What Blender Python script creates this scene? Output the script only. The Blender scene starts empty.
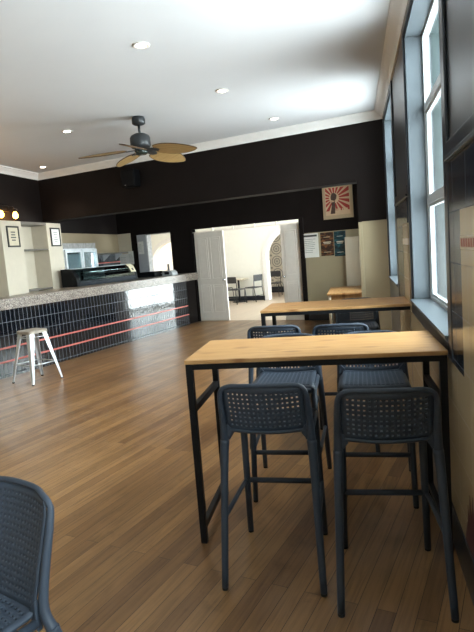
import bpy, bmesh, math, random
from math import sin, cos, pi, radians, atan2, hypot
from mathutils import Vector, Matrix
random.seed(7)
S = bpy.context.scene
COL = S.collection

# ------------------------------------------------------------------ frames
CAMH = 1.68
YAW, PITCH, ROLL = radians(28.013), radians(6.888), radians(4.435)
WA = radians(15.336)          # the window wall is skewed against the back wall
RZW = Matrix.Rotation(WA, 4, 'Z')
def wf(u, v, z=0.0):          # window-wall frame -> world
    return Vector((u*cos(WA)-v*sin(WA), u*sin(WA)+v*cos(WA), z))

# ------------------------------------------------------------------ materials
def lin(c):
    c = c/255.0
    return c/12.92 if c <= 0.04045 else ((c+0.055)/1.055)**2.4
def rgb(h):
    return (lin(int(h[0:2],16)), lin(int(h[2:4],16)), lin(int(h[4:6],16)), 1.0)

class N:
    """small node-tree helper"""
    def __init__(s, name):
        s.m = bpy.data.materials.new(name); s.m.use_nodes = True
        s.t = s.m.node_tree; s.t.nodes.clear()
        s.out = s.add('ShaderNodeOutputMaterial')
    def add(s, typ, **kw):
        n = s.t.nodes.new(typ)
        for k, v in kw.items(): setattr(n, k, v)
        return n
    def link(s, a, b): s.t.links.new(a, b)
    def set(s, sock, v):
        if hasattr(v, 'is_linked') or hasattr(v, 'links'): s.link(v, sock)
        else: sock.default_value = v
    def obj(s): return s.add('ShaderNodeTexCoord').outputs['Object']
    def math(s, op, a, b=0.0, c=0.0):
        n = s.add('ShaderNodeMath', operation=op)
        s.set(n.inputs[0], a); s.set(n.inputs[1], b); s.set(n.inputs[2], c)
        return n.outputs[0]
    def xyz(s, v):
        n = s.add('ShaderNodeSeparateXYZ'); s.link(v, n.inputs[0]); return n.outputs
    def comb(s, x, y, z):
        n = s.add('ShaderNodeCombineXYZ')
        for i, q in enumerate((x, y, z)): s.set(n.inputs[i], q)
        return n.outputs[0]
    def mapping(s, v, scale=(1,1,1), loc=(0,0,0), rot=(0,0,0)):
        n = s.add('ShaderNodeMapping'); s.link(v, n.inputs[0])
        n.inputs['Scale'].default_value = scale; n.inputs['Location'].default_value = loc; n.inputs['Rotation'].default_value = rot
        return n.outputs[0]
    def noise(s, v, scale, detail=4, rough=.55, dist=0.0):
        n = s.add('ShaderNodeTexNoise'); s.link(v, n.inputs['Vector'])
        n.inputs['Scale'].default_value = scale; n.inputs['Detail'].default_value = detail
        n.inputs['Roughness'].default_value = rough; n.inputs['Distortion'].default_value = dist
        return n.outputs['Fac']
    def ramp(s, f, stops):
        n = s.add('ShaderNodeValToRGB'); s.link(f, n.inputs[0])
        e = n.color_ramp.elements
        while len(e) < len(stops): e.new(0.5)
        for i, (p, c) in enumerate(stops): e[i].position = p; e[i].color = c
        return n.outputs[0]
    def mix(s, f, a, b, mode='MIX'):
        n = s.add('ShaderNodeMix', data_type='RGBA', blend_type=mode)
        s.set(n.inputs[0], f); s.set(n.inputs[6], a); s.set(n.inputs[7], b)
        return n.outputs[2]
    def bump(s, h, strength=.2, dist=.01):
        n = s.add('ShaderNodeBump'); s.link(h, n.inputs['Height'])
        n.inputs['Strength'].default_value = strength; n.inputs['Distance'].default_value = dist
        return n.outputs[0]
    def bsdf(s, base, rough=.5, metal=0.0, normal=None, spec=.5, emit=None, estr=0.0, coat=0.0):
        n = s.add('ShaderNodeBsdfPrincipled')
        s.set(n.inputs['Base Color'], base); s.set(n.inputs['Roughness'], rough); s.set(n.inputs['Metallic'], metal)
        n.inputs['Specular IOR Level'].default_value = spec
        n.inputs['Coat Weight'].default_value = coat
        if normal is not None: s.link(normal, n.inputs['Normal'])
        if emit is not None: s.set(n.inputs['Emission Color'], emit); n.inputs['Emission Strength'].default_value = estr
        s.link(n.outputs[0], s.out.inputs[0]); return n

def plain(name, col, rough=.5, metal=0.0, var=.12, scale=9.0, spec=.5, bump=0.0, coat=0.0):
    m = N(name); c = rgb(col)
    o = m.obj(); f = m.noise(o, scale)
    lo = tuple(x*(1-var) for x in c[:3])+(1,); hi = tuple(min(1, x*(1+var)) for x in c[:3])+(1,)
    base = m.ramp(f, [(.3, lo), (.7, hi)])
    nrm = m.bump(m.noise(o, scale*30, 2), bump, .002) if bump else None
    m.bsdf(base, rough, metal, nrm, spec, coat=coat)
    return m.m

def emis(name, col, strength):
    m = N(name); e = m.add('ShaderNodeEmission'); e.inputs[0].default_value = rgb(col); e.inputs[1].default_value = strength
    m.link(e.outputs[0], m.out.inputs[0]); return m.m

def mat_floor():
    m = N('floorboards'); o = m.obj(); x, y, z = m.xyz(o)
    v = m.comb(y, x, 0.0)
    b = m.add('ShaderNodeTexBrick'); b.offset = .37; b.offset_frequency = 2; b.squash = 1
    m.link(v, b.inputs['Vector'])
    b.inputs['Color1'].default_value = (0,0,0,1); b.inputs['Color2'].default_value = (1,1,1,1); b.inputs['Mortar'].default_value = (.5,.5,.5,1)
    b.inputs['Scale'].default_value = 1; b.inputs['Mortar Size'].default_value = .0016; b.inputs['Mortar Smooth'].default_value = .3
    b.inputs['Bias'].default_value = 0; b.inputs['Brick Width'].default_value = 2.3; b.inputs['Row Height'].default_value = .088
    bw = m.add('ShaderNodeSeparateColor'); m.link(b.outputs['Color'], bw.inputs[0])
    base = m.ramp(bw.outputs[0], [(0, rgb('765638')), (.35, rgb('8A6742')), (.7, rgb('99744C')), (1, rgb('80603E'))])
    off = m.math('MULTIPLY', bw.outputs[0], 37.0)
    g = m.noise(m.comb(m.math('MULTIPLY', x, 26.0), m.math('ADD', m.math('MULTIPLY', y, 1.3), off), off), 1.6, 6, .6, .8)
    base = m.mix(.75, base, m.ramp(g, [(.25, (.40,.37,.35,1)), (.55, (1,1,1,1)), (.8, (1.12,1.08,1.0,1))]), 'MULTIPLY')
    w = m.noise(o, .7, 5, .6)
    base = m.mix(.75, base, m.ramp(w, [(.3, (.62,.60,.60,1)), (.6, (1.1,1.1,1.08,1))]), 'MULTIPLY')
    d = m.noise(o, 4.0, 6, .7)
    base = m.mix(.5, base, m.ramp(d, [(.32, (.55,.52,.5,1)), (.42, (1,1,1,1))]), 'MULTIPLY')
    base = m.mix(b.outputs['Fac'], base, rgb('2A1B10'))
    r = m.ramp(m.noise(o, 2.2, 4), [(.3, (.30,)*3+(1,)), (.7, (.36,)*3+(1,))])
    nrm = m.bump(m.math('SUBTRACT', m.math('MULTIPLY', g, .15), b.outputs['Fac']), .18, .003)
    m.bsdf(base, r, 0, nrm, .42)
    return m.m

def mat_tile(name, swz, w, h, c1, c2, grout, rough, off=(0,0), offset=0.0, mortar=.0035, bumpy=.6, spec=.5, wav=.0):
    """stacked tiles; swz picks the two object axes"""
    m = N(name); o = m.obj(); ax = m.xyz(o)
    v = m.comb(m.math('ADD', ax[swz[0]], off[0]), m.math('ADD', ax[swz[1]], off[1]), 0.0)
    b = m.add('ShaderNodeTexBrick'); b.offset = offset; b.offset_frequency = 2; b.squash = 1
    m.link(v, b.inputs['Vector'])
    b.inputs['Color1'].default_value = rgb(c1); b.inputs['Color2'].default_value = rgb(c2); b.inputs['Mortar'].default_value = rgb(grout)
    b.inputs['Scale'].default_value = 1; b.inputs['Mortar Size'].default_value = mortar; b.inputs['Mortar Smooth'].default_value = .2
    b.inputs['Bias'].default_value = 0; b.inputs['Brick Width'].default_value = w; b.inputs['Row Height'].default_value = h
    r = m.ramp(b.outputs['Fac'], [(0, (rough,)*3+(1,)), (1, (.7,.7,.7,1))])
    hgt = m.math('SUBTRACT', m.math('MULTIPLY', m.noise(o, 14, 3), wav), b.outputs['Fac'])
    m.bsdf(b.outputs['Color'], r, 0, m.bump(hgt, bumpy, .003), spec)
    return m.m

def mat_wood(name, c_lo, c_mid, c_hi, axis=0, knots=True, rough=.42):
    m = N(name); o = m.obj(); ax = m.xyz(o)
    a, b_ = (ax[0], ax[1]) if axis == 0 else (ax[1], ax[0])
    board = m.math('FLOOR', m.math('MULTIPLY', b_, 1/.115))
    sh = m.math('MULTIPLY', board, 5.37)
    g = m.noise(m.comb(m.math('ADD', m.math('MULTIPLY', a, 1.6), sh), m.math('MULTIPLY', b_, 30.0), sh), 2.0, 5, .6, .7)
    base = m.ramp(g, [(.28, rgb(c_lo)), (.5, rgb(c_mid)), (.75, rgb(c_hi))])
    if knots:
        vo = m.add('ShaderNodeTexVoronoi'); vo.inputs['Scale'].default_value = 1.0; vo.inputs['Randomness'].default_value = 1.0
        m.link(m.comb(m.math('ADD', m.math('MULTIPLY', a, 4.2), sh), m.math('MULTIPLY', b_, 8.7), 0.0), vo.inputs['Vector'])
        k = m.ramp(vo.outputs['Distance'], [(.1, (1,1,1,1)), (.3, (0,0,0,1))])
        base = m.mix(m.math('MULTIPLY', k, .8), base, rgb('80552F'))
    sv = m.noise(m.comb(sh, 0.0, 0.0), 3.1, 2)
    base = m.mix(.6, base, m.ramp(sv, [(.3, (.86,.83,.8,1)), (.7, (1.06,1.05,1.02,1))]), 'MULTIPLY')
    m.bsdf(base, rough, 0, m.bump(g, .06, .002), .4)
    return m.m

def mat_granite():
    m = N('granite'); o = m.obj()
    v = m.add('ShaderNodeTexVoronoi'); m.link(o, v.inputs['Vector']); v.inputs['Scale'].default_value = 105
    sc = m.add('ShaderNodeSeparateColor'); m.link(v.outputs['Color'], sc.inputs[0])
    base = m.ramp(sc.outputs[0], [(.0, rgb('2E2927')), (.25, rgb('6C625A')), (.55, rgb('8C8076')), (.8, rgb('B0A69C')), (1, rgb('58493F'))])
    n = m.noise(o, 9, 4)
    base = m.mix(.5, base, m.ramp(n, [(.3, (.7,.68,.66,1)), (.7, (1.1,1.06,1.03,1))]), 'MULTIPLY')
    m.bsdf(base, .34, 0, None, .4)
    return m.m

def mat_glass(name, tint='F2F8F7', refl=.12):
    m = N(name)
    t = m.add('ShaderNodeBsdfTransparent'); t.inputs[0].default_value = rgb(tint)
    g = m.add('ShaderNodeBsdfGlossy'); g.inputs['Roughness'].default_value = .03
    mx = m.add('ShaderNodeMixShader'); f = m.add('ShaderNodeFresnel'); f.inputs[0].default_value = 1.4
    fm = m.math('MINIMUM', m.math('MULTIPLY', f.outputs[0], 1.0), refl*4)
    m.link(fm, mx.inputs[0]); m.link(t.outputs[0], mx.inputs[1]); m.link(g.outputs[0], mx.inputs[2])
    m.link(mx.outputs[0], m.out.inputs[0]); return m.m

def mat_medallion():
    m = N('medallion_tile'); o = m.obj(); x, y, z = m.xyz(o)
    def cell(a, off): return m.math('SUBTRACT', m.math('FRACT', m.math('ADD', m.math('DIVIDE', a, .46), off)), .5)
    def rad(off):
        a, b = cell(x, off), cell(z, off)
        return m.math('SQRT', m.math('ADD', m.math('MULTIPLY', a, a), m.math('MULTIPLY', b, b))), a, b
    r, a, b = rad(0.0); r2, a2, b2 = rad(.5)
    ring = m.math('GREATER_THAN', m.math('SINE', m.math('MULTIPLY', r, 34.0)), .25)
    pet = m.math('GREATER_THAN', m.math('SINE', m.math('MULTIPLY', m.math('ARCTAN2', b, a), 8.0)), .2)
    inn = m.math('MULTIPLY', pet, m.math('LESS_THAN', r, .3))
    dark = m.math('MAXIMUM', m.math('MULTIPLY', ring, m.math('LESS_THAN', r, .48)), m.math('LESS_THAN', r2, .09))
    dark = m.math('MAXIMUM', dark, m.math('MULTIPLY', inn, .6))
    base = m.mix(dark, rgb('CBC4B2'), rgb('8C8A82'))
    m.bsdf(base, .35); return m.m

def mat_posterish(name, stops, scale=6.0):
    m = N(name); o = m.obj(); f = m.noise(m.mapping(o, (1.0, 1.0, 2.6)), scale, 3, .5, .8)
    m.bsdf(m.ramp(f, stops), .4); return m.m

def mat_cooler():
    m = N('cooler_interior'); o = m.obj(); f = m.noise(m.mapping(o, (1,1,3)), 3.0, 3)
    m.bsdf(m.ramp(f, [(.3, rgb('8FA0A2')), (.7, rgb('C4D0D0'))]), .35); return m.m

M = {}
M['floor'] = mat_floor()
M['floor_next'] = mat_wood('sunlight_tinted_boards', 'B19E8A', 'C0AD98', 'CBB9A5', 1, False, .3)  # paler than the main floor: sunlight on the boards put into the colour
M['ceiling'] = plain('ceiling_paint', 'D2D4D8', .55, var=.02, scale=1.3)
M['cornice'] = plain('cornice_paint', 'F0EFEE', .5, var=.02)
M['black'] = plain('black_wall_paint', '1C1716', .6, var=.10, scale=3.0, spec=.12)
M['blackw'] = plain('dark_slate_wall_paint', '3D4147', .28, var=.08, scale=3.0, spec=.5)
M['cream'] = plain('cream_dado_paint', 'AA9D81', .5, var=.04, scale=2.0)
M['browncream'] = plain('brown_cream_wall_paint', '93836A', .5, var=.04, scale=2.0)
M['cream2'] = plain('pale_cream_paint', 'D2C7B2', .5, var=.03, scale=2.0)
M['nextwall'] = plain('next_room_cream_paint', 'E9E6DB', .6, var=.02)
M['white'] = plain('white_paint', 'E4E0DA', .4, var=.03)
M['door'] = plain('door_paint', 'EAE2D8', .42, var=.03)
M['alu'] = plain('white_aluminium', 'B4B9BC', .35, var=.03)
M['reveal'] = plain('grey_reveal_paint', '535B61', .4, var=.06, scale=4, spec=.5)
M['navytrim'] = plain('navy_trim_paint', '20262F', .28, var=.1, spec=.5)
M['navytile'] = mat_tile('navy_tile', (1,2), .31, .24, '212A36', '242E3C', '3C4653', .16, (0.05,.14), .0, .0025, .3, wav=.3)
M['creamtile'] = mat_tile('cream_tile', (1,2), .31, .24, 'B09D7D', 'B8A686', '8A795F', .25, (.05,.14), .0, .003, .3, wav=.3)
M['bartile'] = mat_tile('black_bar_tile', (1,2), .082, .2, '0C0E14', '12151C', '42464C', .085, (0,.155), .0, .0045, .5, wav=.6, spec=1.0)
M['backtile'] = mat_tile('black_backbar_tile', (1,2), .075, .2, '15171C', '1C1F26', '8A8E92', .1, (0,.0), .0, .005, .5, wav=.3)
M['stripe'] = plain('red_trim_tile', 'B8685E', .25, var=.08)
M['granite'] = mat_granite()
M['tablewood'] = mat_wood('oiled_pine', '9A7144', 'B08655', 'C09868')
M['tablewood2'] = mat_wood('varnished_pine', '9E6E42', 'B98A58', 'C99C6A', 1)
M['blackmetal'] = plain('black_powdercoat', '101114', .45, var=.1, spec=.22)
M['plastic'] = plain('charcoal_plastic', '303843', .5, var=.05, spec=.3, bump=.15)
M['rubber'] = plain('black_rubber', '101012', .7)
M['steel'] = plain('silver_metal', 'CBCDD0', .36, 0.6, var=.05)
M['steelseat'] = plain('worn_metal_seat', 'A39A8E', .5, .5, var=.15, scale=16)
M['fanmetal'] = plain('graphite_metal', '35383B', .4, .3, var=.08)
M['fanblade'] = mat_wood('woven_palm_blade', '86693F', 'A58858', 'B89A68', 0, False, .6)
M['bladerim'] = plain('blade_rim', '4A3620', .5)
M['hubglass'] = plain('fan_green_glass', '26302C', .2)
M['speaker'] = plain('black_speaker_plastic', '08080A', .6, spec=.1)
M['grille'] = plain('speaker_grille', '101012', .8, spec=.2)
M['downlight'] = emis('downlight_glow', 'FFF0DA', 14)
M['bulb'] = emis('warm_bulb_glow', 'FFB347', 9)
M['brass'] = plain('dark_bronze', '2E2722', .35, .6)
M['cabinet'] = plain('cream_cabinet_paint', 'C2B8A6', .45, var=.03)
M['shelf'] = plain('grey_shelf', '6A655E', .45)
M['frameblack'] = plain('black_frame', '1A1817', .35)
M['paper'] = plain('paper', 'E6E4DE', .6, var=.03)
M['ink'] = plain('ink_grey', '4A4A4A', .6)
M['goldpaper'] = plain('certificate_paper', 'C9BEA6', .6, var=.05)
M['glass'] = mat_glass('clear_glass')
M['caseglass'] = mat_glass('case_glass', 'DCE6E6', .2)
M['cooler'] = mat_cooler()
M['coolerlamp'] = emis('cooler_lamp', 'EAF4FF', 14)
M['coolerframe'] = plain('cooler_frame', 'CBD0D4', .3, .1)
M['greyboard'] = plain('grey_marble_board', '8C8A88', .35, var=.25, scale=14)
M['caseblack'] = plain('black_case_plastic', '0D0F12', .5, spec=.15)
M['casebase'] = plain('case_blue_grey', '161C23', .5, spec=.15)
M['creamcard'] = plain('cream_card', 'DDD3B4', .5)
M['greypost'] = plain('pale_grey_paint', 'B4B5B8', .45, var=.03)
M['posterframe'] = plain('cream_print_border', 'AE997C', .55, var=.04)
M['posterpaper'] = plain('cream_print_paper', 'C8AB8C', .55, var=.05)
M['posterred'] = plain('red_print_ink', '9E332C', .55, var=.1, scale=30)
M['posterdark'] = plain('dark_print_ink', '4A3630', .55, var=.3, scale=40)
M['poster_amber'] = mat_posterish('amber_poster', [(.3, rgb('1A100D')), (.5, rgb('3C2216')), (.62, rgb('8A5A30')), (.75, rgb('2A1610'))], 9)
M['poster_teal'] = mat_posterish('teal_poster', [(.3, rgb('08181F')), (.5, rgb('123742')), (.65, rgb('2C6872')), (.8, rgb('0B222A'))], 9)
M['medallion'] = mat_medallion()
M['textpale'] = plain('pale_lettering', 'D8D2C6', .6)
M['chairblack'] = plain('black_chair_frame', '1A1A1C', .4)
M['chairseat'] = plain('dark_grey_upholstery', '3C3B3C', .7)
M['peel'] = plain('rust_red_bare_paint', '4A1F1E', .7)
M['pattern'] = plain('brick_red_pattern_tile', '9A4A3C', .35, var=.2, scale=30)
M['greytill'] = plain('grey_plastic', 'A9ABAD', .45)
M['chrome'] = plain('chrome', 'C8CCD0', .15, .9)

# ------------------------------------------------------------------ mesh helpers
def box(bm, x0, x1, y0, y1, z0, z1, mtx=None, mi=0):
    vs = [bm.verts.new((x, y, z)) for z in (z0, z1) for y in (y0, y1) for x in (x0, x1)]
    fs = []
    for f in ((0,2,3,1), (4,5,7,6), (0,1,5,4), (2,6,7,3), (0,4,6,2), (1,3,7,5)):
        q = bm.faces.new([vs[i] for i in f]); q.material_index = mi; fs.append(q)
    if mtx is not None: bmesh.ops.transform(bm, matrix=mtx, verts=vs)
    return vs
def catmull(pts, n=8, closed=False):
    P = [Vector(p) for p in pts]; out = []
    m = len(P)
    rng = range(m) if closed else range(m-1)
    for i in rng:
        p0 = P[(i-1) % m] if (closed or i > 0) else P[0]
        p1 = P[i]; p2 = P[(i+1) % m]
        p3 = P[(i+2) % m] if (closed or i+2 < m) else P[-1]
        for k in range(n):
            t = k/n
            out.append(.5*((2*p1)+(-p0+p2)*t+(2*p0-5*p1+4*p2-p3)*t*t+(-p0+3*p1-3*p2+p3)*t**3))
    if not closed: out.append(P[-1])
    return out
def tube(bm, pts, r, seg=8, flat=1.0, up=Vector((0,0,1)), cap=True):
    """swept tube, r scalar or list; flat squashes the second cross axis"""
    P = [Vector(p) for p in pts]; n = len(P)
    R = r if isinstance(r, (list, tuple)) else [r]*n
    rings = []; prev = None
    for i in range(n):
        t = (P[min(i+1, n-1)]-P[max(i-1, 0)]).normalized()
        if prev is None:
            a = up if abs(t.dot(up)) < .95 else Vector((1,0,0))
            x = (a - t*a.dot(t)).normalized()
        else:
            x = (prev - t*prev.dot(t)).normalized()
        prev = x; y = t.cross(x)
        rings.append([bm.verts.new(P[i]+(x*cos(2*pi*k/seg)+y*sin(2*pi*k/seg)*flat)*R[i]) for k in range(seg)])
    for i in range(n-1):
        for k in range(seg):
            f = bm.faces.new((rings[i][k], rings[i][(k+1) % seg], rings[i+1][(k+1) % seg], rings[i+1][k])); f.smooth = True
    if cap:
        bm.faces.new(rings[0][::-1]); bm.faces.new(rings[-1])
def lathe(bm, prof, c=(0,0,0), seg=20, smooth=True):
    rings = []
    for r, z in prof:
        rings.append([bm.verts.new((c[0]+r*cos(2*pi*k/seg), c[1]+r*sin(2*pi*k/seg), c[2]+z)) for k in range(seg)])
    for i in range(len(rings)-1):
        for k in range(seg):
            f = bm.faces.new((rings[i][k], rings[i][(k+1) % seg], rings[i+1][(k+1) % seg], rings[i+1][k])); f.smooth = smooth
    bm.faces.new(rings[0][::-1]); bm.faces.new(rings[-1])
def prism(bm, poly, y0, y1, axis='Y'):
    """extrude a 2D polygon; axis Y: poly in XZ; axis Z: poly in XY; axis X: poly in YZ"""
    def p(a, b, t): return {'Y': (a, t, b), 'Z': (a, b, t), 'X': (t, a, b)}[axis]
    A = [bm.verts.new(p(a, b, y0)) for a, b in poly]; B = [bm.verts.new(p(a, b, y1)) for a, b in poly]
    bm.faces.new(A[::-1]); bm.faces.new(B)
    n = len(poly)
    for i in range(n): bm.faces.new((A[i], A[(i+1) % n], B[(i+1) % n], B[i]))
def B(): return bmesh.new()
def obj(name, bm, mat, parent=None, bevel=0.0, seg=2, loc=None, rz=0.0):
    bmesh.ops.recalc_face_normals(bm, faces=bm.faces[:])
    me = bpy.data.meshes.new(name); bm.to_mesh(me); bm.free()
    for mm in (mat if isinstance(mat, (list, tuple)) else [mat]): me.materials.append(mm)
    o = bpy.data.objects.new(name, me); COL.objects.link(o)
    if parent is not None: o.parent = parent
    if loc is not None: o.location = loc
    o.rotation_euler = (0, 0, rz)
    if bevel:
        b = o.modifiers.new('bevel', 'BEVEL'); b.width = bevel; b.segments = seg; b.limit_method = 'ANGLE'; b.angle_limit = radians(40)
    return o
def tag(o, label=None, cat=None, group=None, kind=None):
    if label: o['label'] = label
    if cat: o['category'] = cat
    if group: o['group'] = group
    if kind: o['kind'] = kind
    return o
def thing(name, label, cat, loc=(0,0,0), rz=0.0, group=None):
    o = bpy.data.objects.new(name, None); COL.objects.link(o); o.empty_display_size = .1
    o.location = loc; o.rotation_euler = (0, 0, rz)
    return tag(o, label, cat, group)
def struct(name, bm, mat, rz=0.0, label=None, parent=None, bevel=0.0, loc=None):
    o = obj(name, bm, mat, parent, bevel, rz=rz, loc=loc)
    if parent is None: o['kind'] = 'structure'
    if label: o['label'] = label
    return o
def dup(root, loc, rz, label, group=None):
    r = root.copy(); COL.objects.link(r); r.location = loc; r.rotation_euler = (0, 0, rz); r['label'] = label
    if group: r['group'] = group
    for ch in list(root.children):
        c = ch.copy(); COL.objects.link(c); c.parent = r
        for g in list(ch.children):
            d = g.copy(); COL.objects.link(d); d.parent = c
    return r

# ------------------------------------------------------------------ room constants
UW = .465            # window wall face (skewed frame u)
UL = -6.07           # left wall face
VR = -4.0            # rear wall face
CZ = 3.46            # ceiling
Y1 = 8.05            # bulkhead face
Y2 = 11.41           # back wall with the doorway
Y3 = 16.0            # far wall of the next room
XB = -7.08           # bar front
BT = 1.21            # bar top height
TH = .2

# ------------------------------------------------------------------ floor, ceiling
bm = B()
def plan(y0, y1, xl):      # floor plan up to the outer face of the street wall
    f = lambda y: (UW+TH-y*sin(WA))/cos(WA)
    return [(xl, y0), (f(y0), y0), (f(y1), y1), (xl, y1)]
prism(bm, plan(-6, 20.2, -12.5), -.12, 0, 'Z')
struct('floor', bm, M['floor'], label='worn brown timber floorboards')
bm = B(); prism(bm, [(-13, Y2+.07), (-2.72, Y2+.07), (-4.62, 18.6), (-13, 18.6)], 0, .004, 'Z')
struct('floor_next_room', bm, M['floor_next'], label='timber floor of the next room, sunlight painted in as a paler colour')
bm = B(); prism(bm, plan(-7, Y1+.28, -13), CZ, CZ+.15, 'Z')
struct('ceiling', bm, M['ceiling'], label='white plaster ceiling')
bm = B(); prism(bm, plan(Y1+.28, Y2+.15, -13), CZ, CZ+.15, 'Z')
struct('ceiling_alcove', bm, M['black'], label='black painted ceiling over the alcove and back bar')
bm = B(); prism(bm, plan(Y2+.15, 20.2, -14), CZ, CZ+.15, 'Z')
struct('ceiling_next_room', bm, M['ceiling'])

# ------------------------------------------------------------------ window wall (local u,v,z ; object rotated by WA)
W1 = (2.97, 4.82, 1.14, 3.27)
W2 = (6.42, 7.95, 1.14, 3.27)
vmin, vmax = VR-TH, 11.95
def wall_band(bm, z0, z1, segs, u0=UW, u1=UW+TH):
    for a, b in segs: box(bm, u0, u1, a, b, z0, z1)
bm = B()
full = [(vmin, vmax)]
W3 = (9.1, 10.8, 1.14, 3.27)
W4 = (-.75, 1.25, .95, 3.27); W5 = (-3.6, -1.6, .95, 3.27)
cut = [(vmin, W5[0]), (W5[1], W4[0]), (W4[1], W1[0]), (W1[1], W2[0]), (W2[1], W3[0]), (W3[1], vmax)]
wall_band(bm, 0, .95, full); wall_band(bm, .95, W1[2], [(vmin, W5[0]), (W5[1], W4[0]), (W4[1], vmax)]); wall_band(bm, W1[2], W1[3], cut); wall_band(bm, W1[3], CZ, full)
struct('wall_right', bm, M['blackw'], WA, 'dark glossy window wall')
T0 = .016   # tile thickness
bm = B()    # cream tile dado
for a, b, z0, z1 in ((VR, 1.36, .22, .93), (1.37, 2.56, .22, 1.61), (1.37, 2.56, 1.665, 1.78), (2.56, 6.3, .22, 1.03), (5.03, 5.52, 1.03, 1.61), (5.03, 5.52, 1.665, 1.80)):
    box(bm, UW-T0, UW, a, b, z0, z1)
struct('trim_1', bm, M['creamtile'], WA, 'cream tiled dado on the window wall')
bm = B()    # navy tile band
for a, b, z0, z1 in ((1.37, 2.56, 1.78, 2.02), (2.56, 2.855, 1.03, 2.02), (5.03, 5.52, 1.80, 2.02), (5.52, 6.3, 1.03, 2.02)):
    box(bm, UW-T0+.002, UW, a, b, z0, z1)
struct('trim_2', bm, M['navytile'], WA, 'navy tile border around the dado')
bm = B()    # patterned strip
box(bm, UW-T0-.002, UW, 1.37, 2.56, 1.61, 1.665); box(bm, UW-T0-.002, UW, 5.03, 5.52, 1.61, 1.665)
struct('trim_3', bm, M['cream2'], WA, 'patterned listello strip in the cream dado')
bm = B()
v = 1.4
while v < 2.54:
    for s in (0, .022):
        prism(bm, [(v+s, 1.62), (v+s+.012, 1.62), (v+s+.016-.004*(s>0), 1.655), (v+s+.004, 1.655)], UW-T0-.0035, UW-T0-.001, 'X')
    v += .05
struct('trim_4', bm, M['pattern'], WA, 'brick red motif along the listello strip')
bm = B()    # ledge rail above tiles
for a, b in ((1.37, 2.855), (4.88, 6.3)):
    box(bm, UW-.035, UW, a, b, 2.02, 2.04); box(bm, UW-.022, UW, a, b, 2.04, 2.11)
struct('trim_5', bm, M['navytrim'], WA, 'narrow dark picture rail above the tiles', bevel=.004)
bm = B()
for a, b in ((VR, 6.3), (6.3, 7.95)): box(bm, UW-.024, UW, a, b, 0, .22)
struct('baseboard_right', bm, M['navytrim'], WA, bevel=.005)
bm = B()    # peeled paint low on the dado, right foreground
poly = [(2.2,.225),(2.62,.225),(2.585,.33),(2.57,.30),(2.55,.43),(2.53,.36),(2.50,.50),(2.47,.40),(2.44,.52),(2.4,.38),(2.33,.44),(2.28,.3)]
prism(bm, poly, UW-T0-.0015, UW-T0-.0002, 'X')
struct('trim_6', bm, M['peel'], WA, 'jagged rust red bare patch low on the dado')

def window(name, w, near_case, far_case):
    v0, v1, z0, z1 = w
    g = UW+.145
    bm = B()        # aluminium frame
    f = .036
    for a, b, c, d in ((v0, v0+f, z0, z1), (v1-f, v1, z0, z1), (v0+f, v1-f, z0, z0+f), (v0+f, v1-f, z1-f, z1)):
        box(bm, g-.015, g+.03, a, b, c, d)
    for zc in (1.955, 2.69): box(bm, g-.02, g+.03, v0+f, v1-f, zc-.028, zc+.028)
    fr = struct(name, bm, M['alu'], WA, 'white aluminium window in a deep grey reveal', bevel=.004)
    bm = B()
    for a, b in ((z0+f, 1.927), (1.983, 2.662), (2.718, z1-f)):
        box(bm, g+.012, g+.018, v0+f, v1-f, a, b)
    obj('glass_pane', bm, M['glass'], fr)
    bm = B()        # inner sash frames of middle and low lights
    for a, b in ((z0+f, 1.927), (1.983, 2.662)):
        for p, q, r_, s_ in ((v0+f, v0+f+.022, a, b), (v1-f-.022, v1-f, a, b), (v0+f+.022, v1-f-.022, a, a+.022), (v0+f+.022, v1-f-.022, b-.022, b)):
            box(bm, g-.004, g+.011, p, q, r_, s_)
    obj('sash_frame', bm, M['alu'], fr, .003)
    bm = B()        # reveal lining
    box(bm, UW, g-.016, v1-.014, v1-.0005, z0+.014, z1-.0005); box(bm, UW, g-.016, v0+.0005, v0+.014, z0+.014, z1-.0005)
    box(bm, UW, g-.016, v0+.015, v1-.015, z1-.014, z1-.0005); box(bm, UW-.034, g-.016, v0+.0005, v1-.0005, z0+.0005, z0+.0135)
    obj('reveal_lining', bm, M['reveal'], fr)
    bm = B()        # casing on the wall
    box(bm, UW-.018, UW, v0-near_case, v0-.006, 1.03, z1+.07)
    box(bm, UW-.018, UW, v1+.006, v1+far_case, 1.03, z1+.07)
    box(bm, UW-.018, UW, v0-.006, v1+.006, z1+.008, z1+.07)
    box(bm, UW-.018, UW, v0-.006, v1+.006, 1.03, z0-.022)
    obj('casing', bm, M['navytrim'], fr, .006)
    return fr
window('window_1', W1, .11, .05)
window('window_2', W2, .12, .08)
window('window_9', W3, .1, .1)  # unseen behind the pier, added only to brighten the alcove
window('window_7', W4, .1, .1); window('window_8', W5, .1, .1)

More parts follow.
